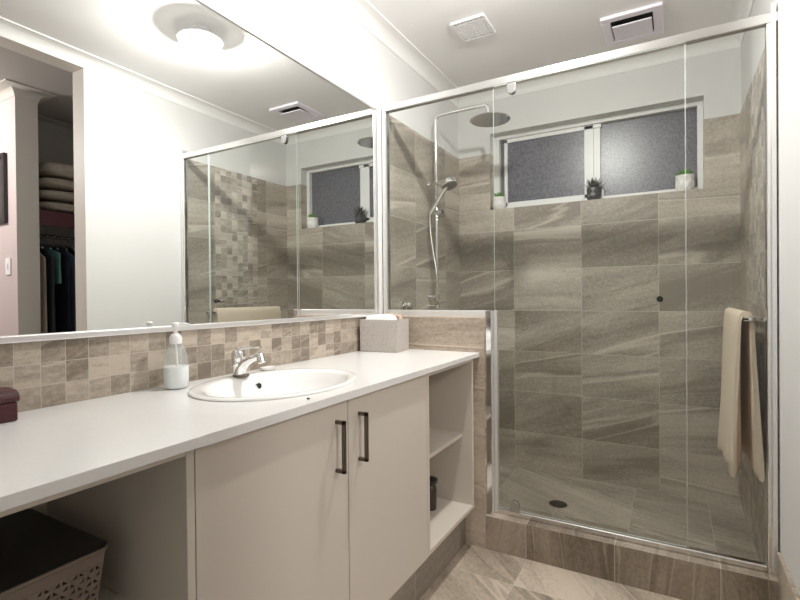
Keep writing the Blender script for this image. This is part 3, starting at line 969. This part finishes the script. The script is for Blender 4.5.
for rr in range(1, 7):
    for k in range(6 * rr):
        a = 2 * PI * k / (6 * rr)
        px, py = hx + rr * 0.017 * math.cos(a), ry + rr * 0.017 * math.sin(a)
        b.lathe([(0.0028, -0.0012), (0.0018, -0.004), (0, -0.0042)], (px, py, hz), 'z', 6)
b.build('nozzle_plate', MT['brushed'], hd, smooth=40)
for zz in (1.926, 1.203):
    b = MB().cyl((0.0065, ry, zz), (rx + (0.075 if zz > 1.5 else 0.0), ry - (0.02 if zz > 1.5 else 0), zz), 0.0125, 16)
    b.lathe([(0.024, 0.0), (0.024, 0.006), (0.010, 0.010)], (0.0063, ry, zz), 'x', 24)
    b.cyl((rx, ry, zz - 0.018), (rx, ry, zz + 0.018), 0.0165, 18)
    b.build('wall_bracket', MT['chrome'], sr, smooth=40)
MB().cyl((rx, ry, 1.13), (rx, ry, 1.158), 0.014, 16).cyl((0.0065, ry, 1.144), (rx, ry, 1.144), 0.008, 12).build('inlet_elbow', MT['chrome'], sr, smooth=40)
# slider and hand piece
b = MB().cyl((rx, ry, 1.725), (rx, ry, 1.765), 0.017, 18)
b.cyl((rx - 0.02, ry - 0.004, 1.745), (rx + 0.055, ry - 0.03, 1.742), 0.012, 16)
b.build('slider', MT['chrome'], sr, smooth=40)
h0, h1 = Vector((0.036, 2.770, 1.735)), Vector((0.160, 2.745, 1.890))
hp = MB()
hp.tube([h0, h0.lerp(h1, 0.4), h0.lerp(h1, 0.8), h1], 0.012, 14, 0.016)
hs = hp.build('hand_piece', MT['chrome'], sr, smooth=60)
dv_ = Vector((0.38, -0.16, -0.90)).normalized()
q = dv_.to_track_quat('Z', 'Y').to_matrix().to_4x4()
b = MB().lathe([(0.0, -0.034), (0.034, -0.031), (0.049, -0.018), (0.053, 0.006), (0.051, 0.012), (0.0, 0.012)], (0, 0, 0), 'z', 32)
b.bm.transform(Matrix.Translation(h1 + Vector((0.018, 0.0, 0.010))) @ q)
b.build('hand_piece_head', MT['chrome'], hs, smooth=40)
b = MB().lathe([(0.046, 0.0122), (0.046, 0.0138), (0, 0.0138)], (0, 0, 0), 'z', 32)
b.bm.transform(Matrix.Translation(h1 + Vector((0.018, 0.0, 0.010))) @ q)
b.build('spray_face', MT['brushed'], hs, smooth=40)
hose = []
K = [(0.036, 2.770, 1.742), (0.030, 2.772, 1.70), (0.034, 2.775, 1.60), (0.052, 2.775, 1.48), (0.072, 2.775, 1.36), (0.080, 2.78, 1.26), (0.074, 2.785, 1.18), (0.062, 2.80, 1.145)]
def crom(p0, p1, p2, p3, t):
    p0, p1, p2, p3 = map(Vector, (p0, p1, p2, p3))
    return 0.5 * ((2 * p1) + (p2 - p0) * t + (2 * p0 - 5 * p1 + 4 * p2 - p3) * t * t + (3 * p1 - p0 - 3 * p2 + p3) * t ** 3)
for i in range(len(K) - 1):
    for s in range(8):
        hose.append(crom(K[max(i - 1, 0)], K[i], K[i + 1], K[min(i + 2, len(K) - 1)], s / 8))
hose.append(Vector(K[-1]))
MB().tube(hose, 0.0065, 10).build('hose', MT['alu'], sr, smooth=60)

mx_ = thing('shower_mixer', 'chrome wall mixer tap just above the nib wall', 'tap', (0.0065, 2.47, 1.15))
MB().lathe([(0.048, 0), (0.048, 0.005), (0.042, 0.009), (0.026, 0.011), (0.026, 0.04), (0.022, 0.046), (0, 0.047)], (0.0065, 2.47, 1.15), 'x', 32).build('wall_plate', MT['chrome'], mx_, smooth=40)
MB().tube([(0.045, 2.47, 1.15), (0.058, 2.455, 1.152), (0.070, 2.42, 1.158)], 0.010, 12, 0.006).build('lever', MT['chrome'], mx_, smooth=60)

# floor waste
fd = thing('floor_drain', 'round dark drain grate in the shower floor', 'drain', (0.80, 2.848, 0.0))
MB().lathe([(0.048, 0.0003), (0.052, 0.0025), (0.047, 0.0035), (0.046, 0.0015), (0.0, 0.0015)], (0.80, 2.848, 0), 'z', 36).build('drain_ring', MT['bronze'], fd, smooth=40)
b = MB()
for k in range(-4, 5):
    hw = math.sqrt(max(0.0, 0.045 ** 2 - (k * 0.0095) ** 2))
    b.box((0.80 - hw, 2.848 + k * 0.0095 - 0.002, 0.0016), (0.80 + hw, 2.848 + k * 0.0095 + 0.002, 0.0035))
b.build('grate', MT['black'], fd)

# ------------------------------------------------------------------ towel rail and towel
tr_ = thing('towel_rail', 'chrome double towel rail on the mosaic strip', 'towel rail', (XR - 0.006, 2.79, 1.10))
ra, rb_ = 2.440, 3.160
b = MB().box((1.637, ra, 1.094), (1.655, rb_, 1.106))
b.build('outer_bar', MT['chrome'], tr_, bevel=0.002)
MB().box((1.694, ra, 1.094), (1.702, rb_, 1.106)).build('inner_bar', MT['chrome'], tr_, bevel=0.002)
for yy in (ra, rb_ - 0.018):
    MB().box((1.637, yy, 1.092), (1.712, yy + 0.018, 1.108)).box((1.708, yy - 0.012, 1.085), (1.7158, yy + 0.03, 1.115)).build('end_bracket', MT['chrome'], tr_, bevel=0.002)

b = MB()
NY = 44
def lerp_list(p, q, n_):
    return [(p[0] + (q[0] - p[0]) * t_ / n_, p[1] + (q[1] - p[1]) * t_ / n_) for t_ in range(n_)]
# closed section: room side up, over the bar, wall side down, then back up inside (x, z, flap)
sec = [(x_, z_, -1) for x_, z_ in lerp_list((1.590, 0.418), (1.618, 1.080), 22)]
sec += [(1.619, 1.080, -1), (1.622, 1.108, -1), (1.632, 1.126, -1), (1.646, 1.133, 0), (1.660, 1.129, 1), (1.670, 1.116, 1)]
sec += [(x_, z_, 1) for x_, z_ in lerp_list((1.676, 1.092), (1.708, 0.440), 22)]
sec += [(1.708, 0.436, 1), (1.697, 0.428, 1), (1.683, 0.430, 1)]
sec += [(x_, z_, 1) for x_, z_ in lerp_list((1.676, 0.440), (1.660, 1.070), 20)]
sec += [(1.659, 1.075, 1), (1.659, 1.100, 0), (1.655, 1.109, 0), (1.638, 1.109, 0), (1.633, 1.100, 0)]
sec += [(x_, z_, -1) for x_, z_ in lerp_list((1.633, 1.080), (1.624, 0.425), 20)]
sec += [(1.622, 0.414, -1), (1.610, 0.408, -1), (1.596, 0.410, -1)]
rows = []
for j in range(NY + 1):
    v_ = j / NY
    row = []
    pinch = 1.0 - 0.35 * max(0.0, 1 - v_ / 0.03) - 0.35 * max(0.0, 1 - (1 - v_) / 0.03)
    for px, pz, fl in sec:
        low = min(1.0, max(0.0, (1.09 - pz) / 0.66))
        mid = (1.607 + 0.018 * min(1, max(0, (pz - 0.42) / 0.68))) if fl < 0 else (1.668 + 0.024 * low)
        x_ = px if fl == 0 else mid + (px - mid) * pinch
        rip = low * (0.011 * math.sin(v_ * 17 + fl) + 0.005 * math.sin(v_ * 37 + pz * 4))
        x_ += rip * (1.0 if fl < 0 else 0.30)
        near = max(0.0, 1 - v_ * 6)
        yy = 2.462 + 0.668 * v_ + near * low * (0.035 * math.sin(low * 2.6) * (1 if fl < 0 else -0.6))
        zz = pz + low ** 3 * (0.030 * math.sin(v_ * 4.0 + 0.4) if fl < 0 else 0.022 * math.sin(v_ * 5.0))
        row.append((min(x_, 1.690 if zz > 1.07 else 1.709), yy, zz))
    rows.append(row)
b.loft(rows)
tw = b.build('bath_towel', MT['towel'], None, smooth=70)
tag(tw, 'beige terry bath towel folded over the towel rail in the shower', 'towel')

# ------------------------------------------------------------------ window sill plants


def facet_pot(parent, c, r, h, mat):
    b = MB()
    n = 8
    rings = []
    for k, (f, z) in enumerate(((0.80, 0.0), (1.0, 0.35), (0.90, 0.68), (0.95, 1.0))):
        rings.append([(c[0] + r * f * math.cos(2 * PI * (i + 0.5 * (k % 2)) / n), c[1] + r * f * math.sin(2 * PI * (i + 0.5 * (k % 2)) / n), c[2] + h * z) for i in range(n)])
    rs = [b.ring(q_) for q_ in rings]
    for a_, c2 in zip(rs, rs[1:]):
        for i in range(n):
            j = (i + 1) % n
            if rs.index(a_) % 2 == 0:
                b.bm.faces.new((a_[i], a_[j], c2[i])); b.bm.faces.new((a_[j], c2[j], c2[i]))
            else:
                b.bm.faces.new((a_[i], a_[j], c2[j])); b.bm.faces.new((a_[i], c2[j], c2[i]))
    b.bm.faces.new(list(reversed(rs[0])))
    inner = b.ring([(c[0] + (p[0] - c[0]) * 0.84, c[1] + (p[1] - c[1]) * 0.84, p[2]) for p in rings[-1]])
    b.bridge(rs[-1], inner)
    floor_ = b.ring([(c[0] + (p[0] - c[0]) * 0.80, c[1] + (p[1] - c[1]) * 0.80, p[2] - h * 0.12) for p in rings[-1]])
    b.bridge(inner, floor_)
    b.bm.faces.new(floor_)
    return b.build('pot', mat, parent)


def leaf(b, base, d, L, wd, th=0.003, curl=0.2):
    d = Vector(d).normalized()
    up = Vector((0, 0, 1))
    sd = d.cross(up)
    sd = sd.normalized() if sd.length > 1e-3 else Vector((1, 0, 0))
    nn = sd.cross(d).normalized()
    rings = []
    for t, f in ((0, 0.5), (0.3, 0.95), (0.6, 0.9), (0.85, 0.5), (1.0, 0.08)):
        p = Vector(base) + d * (L * t) + nn * (curl * L * t * t)
        rings.append([p + sd * (wd * f * math.cos(a)) + nn * (th * f * math.sin(a)) for a in [2 * PI * k / 8 for k in range(8)]])
    b.loft(rings)


def succulent(c, r, h, label, seed, shift=0):
    rnd = random.Random(seed)
    p = thing('potted_succulent', label, 'plant', c, 'white potted succulents on the window sill')
    facet_pot(p, c, r, h, MT['pot_white'])
    b = MB()
    for k in range(30):
        a = k * 2.399 + shift
        e = 0.25 + 1.1 * (k / 30)
        rr = r * 0.55 * (1 - k / 40)
        leaf(b, (c[0] + rr * 0.5 * math.cos(a), c[1] + rr * 0.5 * math.sin(a), c[2] + h - 0.004), (math.cos(a) * math.cos(e), math.sin(a) * math.cos(e), math.sin(e)), r * rnd.uniform(0.65, 0.9), r * 0.16, 0.004, 0.25)
    b.build('foliage', MT['leaf'], p, smooth=60)
    return p


succulent((0.299, 3.356, WZ0 + 0.0005), 0.050, 0.088, 'white faceted pot with green succulent at the sliding sash end of the sill', 1)
succulent((1.446, 3.360, WZ0 + 0.0005), 0.054, 0.094, 'white faceted pot with green succulent at the towel rail end of the sill', 2, 1.0)
p = thing('potted_spiky_plant', 'black faceted pot with a dark spiky plant mid window sill', 'plant', (0.935, 3.362, WZ0))
facet_pot(p, (0.935, 3.362, WZ0 + 0.0005), 0.048, 0.078, MT['pot_black'])
b = MB()
for k in range(22):
    a = k * 2.399
    e = 0.35 + 1.1 * (k / 22)
    leaf(b, (0.935 + 0.008 * math.cos(a), 3.362 + 0.008 * math.sin(a), WZ0 + 0.072), (math.cos(a) * math.cos(e), math.sin(a) * math.cos(e), math.sin(e)), 0.078, 0.007, 0.002, 0.12)
b.build('foliage', MT['leaf_dark'], p, smooth=60)

# ------------------------------------------------------------------ ceiling fittings
vg = thing('ceiling_vent', 'square white slotted grille flush in the ceiling', 'vent', (0.446, 2.478, ZC))
vx0, vx1, vy0, vy1 = 0.350, 0.540, 2.378, 2.580
z1_, z0_ = ZC - 0.0005, ZC - 0.012
b = MB()
b.box((vx0, vy0, z0_), (vx0 + 0.016, vy1, z1_)).box((vx1 - 0.016, vy0, z0_), (vx1, vy1, z1_)).box((vx0 + 0.016, vy0, z0_), (vx1 - 0.016, vy0 + 0.012, z1_)).box((vx0 + 0.016, vy1 - 0.012, z0_), (vx1 - 0.016, vy1, z1_))
b.build('grille_frame', MT['white_pl'], vg, bevel=0.002)
b = MB()
for k in range(1, 9):
    xx = vx0 + 0.016 + (vx1 - vx0 - 0.032) * k / 9
    b.box((xx - 0.005, vy0 + 0.012, z0_ + 0.001), (xx + 0.005, vy1 - 0.012, z1_ - 0.003))
for k in range(1, 8):
    yy = vy0 + 0.012 + (vy1 - vy0 - 0.024) * k / 8
    b.box((vx0 + 0.016, yy - 0.007, z0_ + 0.0005), (vx1 - 0.016, yy + 0.007, z1_ - 0.002))
b.build('grille_bars', MT['white_pl'], vg)
MB().box((vx0 + 0.016, vy0 + 0.012, z1_ - 0.002), (vx1 - 0.016, vy1 - 0.012, z1_)).build('duct_opening', MT['robe'], vg)

ef = thing('exhaust_fan', 'square white exhaust fan with raised flap on the shower ceiling', 'exhaust fan', (1.195, 2.88, ZC))
ex0, ex1, ey0, ey1 = 1.053, 1.343, 2.735, 3.045
b = MB()
ft, fz = ZC - 0.0005, ZC - 0.018
m_ = 0.045
for (xa, ya, xb, yb) in ((ex0, ey0, ex1, ey0 + m_), (ex0, ey1 - m_, ex1, ey1), (ex0, ey0 + m_, ex0 + m_, ey1 - m_), (ex1 - m_, ey0 + m_, ex1, ey1 - m_)):
    b.box((xa, ya, fz), (xb, yb, ft))
b.build('fan_frame', MT['fan_pl'], ef, bevel=0.005, segs=3)
MB().box((ex0 + m_, ey0 + m_, ft - 0.004), (ex1 - m_, ey1 - m_, ft)).build('fan_opening', MT['dark'], ef)
b = MB()
# flap: hangs lower at the front edge
rings = []
for yy, dz in ((ey0 + m_ + 0.034, -0.004), (ey1 - m_ - 0.004, 0.018)):
    rings.append([(ex0 + m_ + 0.006, yy, fz - 0.010 + dz * 0.6), (ex1 - m_ - 0.006, yy, fz - 0.010 + dz * 0.6), (ex1 - m_ - 0.006, yy, fz - 0.002 + dz * 0.6), (ex0 + m_ + 0.006, yy, fz - 0.002 + dz * 0.6)])
b.loft(rings)
b.build('flap', MT['fan_pl'], ef, bevel=0.002)

cl = thing('ceiling_light', 'glowing white opal glass bowl light seen in the mirror', 'ceiling light', (LAMP.x, LAMP.y, ZC))
MB().lathe([(0.045, ZC - 0.001), (0.045, ZC - 0.012), (0.018, ZC - 0.024), (0.018, ZC - 0.060), (0, ZC - 0.060)], (LAMP.x, LAMP.y, 0), 'z', 32).build('ceiling_rose', MT['white_pl'], cl, smooth=40)
MB().lathe([(0.0, 2.604), (0.114, 2.604), (0.118, 2.601), (0.114, 2.598), (0.0, 2.598)], (LAMP.x, LAMP.y, 0), 'z', 40).build('gallery_plate', MT['white_pl'], cl, smooth=40)
MB().lathe([(0.050, 2.597), (0.075, 2.588), (0.103, 2.570), (0.115, 2.553), (0.110, 2.540), (0.085, 2.526), (0.045, 2.516), (0.018, 2.511), (0.012, 2.502), (0.0, 2.499)], (LAMP.x, LAMP.y, 0), 'z', 40, cap=False).build('glass_bowl', MT['opal'], cl, smooth=180)

# ------------------------------------------------------------------ things in the robe
rs_ = thing('robe_shelf', 'maroon robe shelf carrying folded quilts', 'shelf', (2.80, 2.5, 1.76))
MB().box((2.56, 1.703, 1.825), (3.078, YB + 0.12, 1.850)).build('shelf_board', MT['maroon'], rs_)
MB().box((2.56, 1.703, 1.745), (2.585, YB + 0.12, 1.825)).build('front_rail', MT['maroon'], rs_)
rr_ = tag(MB().cyl((2.80, 1.703, 1.690), (2.80, YB + 0.12, 1.690), 0.0125, 16).build('hanging_rail', MT['bronze'], smooth=60), 'clothes rail under the robe shelf', 'rail')
zq = 1.862
lab = ['lowest cream quilt of the stack on the robe shelf', 'second cream quilt up in the robe shelf stack', 'third cream quilt up in the robe shelf stack', 'puffy topmost cream quilt of the robe shelf stack']
for k, hq in enumerate((0.078, 0.072, 0.082, 0.106)):
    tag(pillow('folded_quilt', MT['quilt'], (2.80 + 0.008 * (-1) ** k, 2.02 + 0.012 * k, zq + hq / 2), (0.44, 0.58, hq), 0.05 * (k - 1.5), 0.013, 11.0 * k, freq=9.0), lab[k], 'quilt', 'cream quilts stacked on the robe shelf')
    zq += hq + 0.012

def garment(y, mat, length, width, thick, label, cat, seed):
    g = thing('hanging_garment', label, cat, (2.80, y, 1.69), 'clothes hanging in the robe')
    b = MB()
    hook = arc((2.80, y, 1.694), 0.021, PI * 1.15, -PI * 0.15, 8) + [(2.80, y, 1.655), (2.80, y, 1.640)]
    b.tube(hook, 0.002, 6)
    b.tube([(2.80 - width * 0.42, y, 1.585), (2.80 - width * 0.2, y, 1.615), (2.80, y, 1.638), (2.80 + width * 0.2, y, 1.615), (2.80 + width * 0.42, y, 1.585)], 0.005, 8)
    b.build('hanger', MT['chrome'], g, smooth=60)
    b = MB()
    rings = []
    n_ = 28
    for t in [0, 0.02, 0.06, 0.12, 0.25, 0.4, 0.55, 0.7, 0.85, 1.0]:
        z_ = 1.628 - 0.05 * min(1, t / 0.06) - (length - 0.05) * t
        hw = width / 2 * (0.30 + 0.70 * min(1, t / 0.06)) * (1 + 0.08 * t)
        ht = thick / 2 * (0.45 + 0.55 * min(1, t / 0.10))
        ring = []
        for i in range(n_):
            a = 2 * PI * i / n_
            fold = 1 + 0.30 * t * math.sin(5 * a + seed + t * 1.5) * (0.5 + 0.5 * t)
            drop_ = -0.035 * abs(math.cos(a)) * max(0, 1 - t / 0.08)
            ring.append((2.80 + hw * math.cos(a), y + ht * math.sin(a) * fold, z_ + drop_))
        rings.append(ring)
    b.loft(rings)
    b.build('cloth', mat, g, smooth=60)
    return g

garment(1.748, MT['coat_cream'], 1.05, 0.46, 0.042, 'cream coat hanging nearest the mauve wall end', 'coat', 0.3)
garment(1.806, MT['charcoal'], 0.95, 0.44, 0.036, 'charcoal top hanging beside the cream coat', 'clothing', 1.1)
garment(1.858, MT['teal'], 0.30, 0.40, 0.040, 'short teal top hanging among the dark clothes', 'clothing', 2.0)
garment(1.908, MT['navy'], 1.00, 0.46, 0.036, 'long navy dress hanging past the teal top', 'clothing', 2.7)
garment(1.960, MT['slate'], 0.90, 0.46, 0.036, 'slate blue shirt hanging beyond the navy dress', 'clothing', 3.9)
garment(2.014, MT['navy'], 1.05, 0.46, 0.036, 'dark navy coat hanging furthest along the robe rail', 'clothing', 5.0)

pf = thing('picture_frame', 'black framed picture on the mauve wall seen in the mirror', 'picture', (2.93, 1.564, 2.0))
px0, px1, pz0, pz1 = 2.665, 3.10, 1.746, 2.230
b = MB()
for (xa, za_, xb, zb_) in ((px0, pz0, px0 + 0.03, pz1), (px1 - 0.03, pz0, px1, pz1), (px0 + 0.03, pz0, px1 - 0.03, pz0 + 0.03), (px0 + 0.03, pz1 - 0.03, px1 - 0.03, pz1)):
    b.box((xa, 1.543, za_), (xb, 1.5645, zb_))
b.build('frame', MT['black'], pf)
MB().box((px0 + 0.03, 1.557, pz0 + 0.03), (px1 - 0.03, 1.5645, pz1 - 0.03)).build('picture_print', MT['photo'], pf)
lsw = thing('light_switch', 'white light switch plate on the mauve wall', 'light switch', (2.66, 1.5645, 1.44))
MB().box((2.625, 1.556, 1.382), (2.695, 1.5645, 1.500)).build('switch_plate', MT['white_pl'], lsw, bevel=0.003)
MB().box((2.650, 1.551, 1.425), (2.670, 1.556, 1.460)).build('rocker', MT['white_pl'], lsw, bevel=0.002)
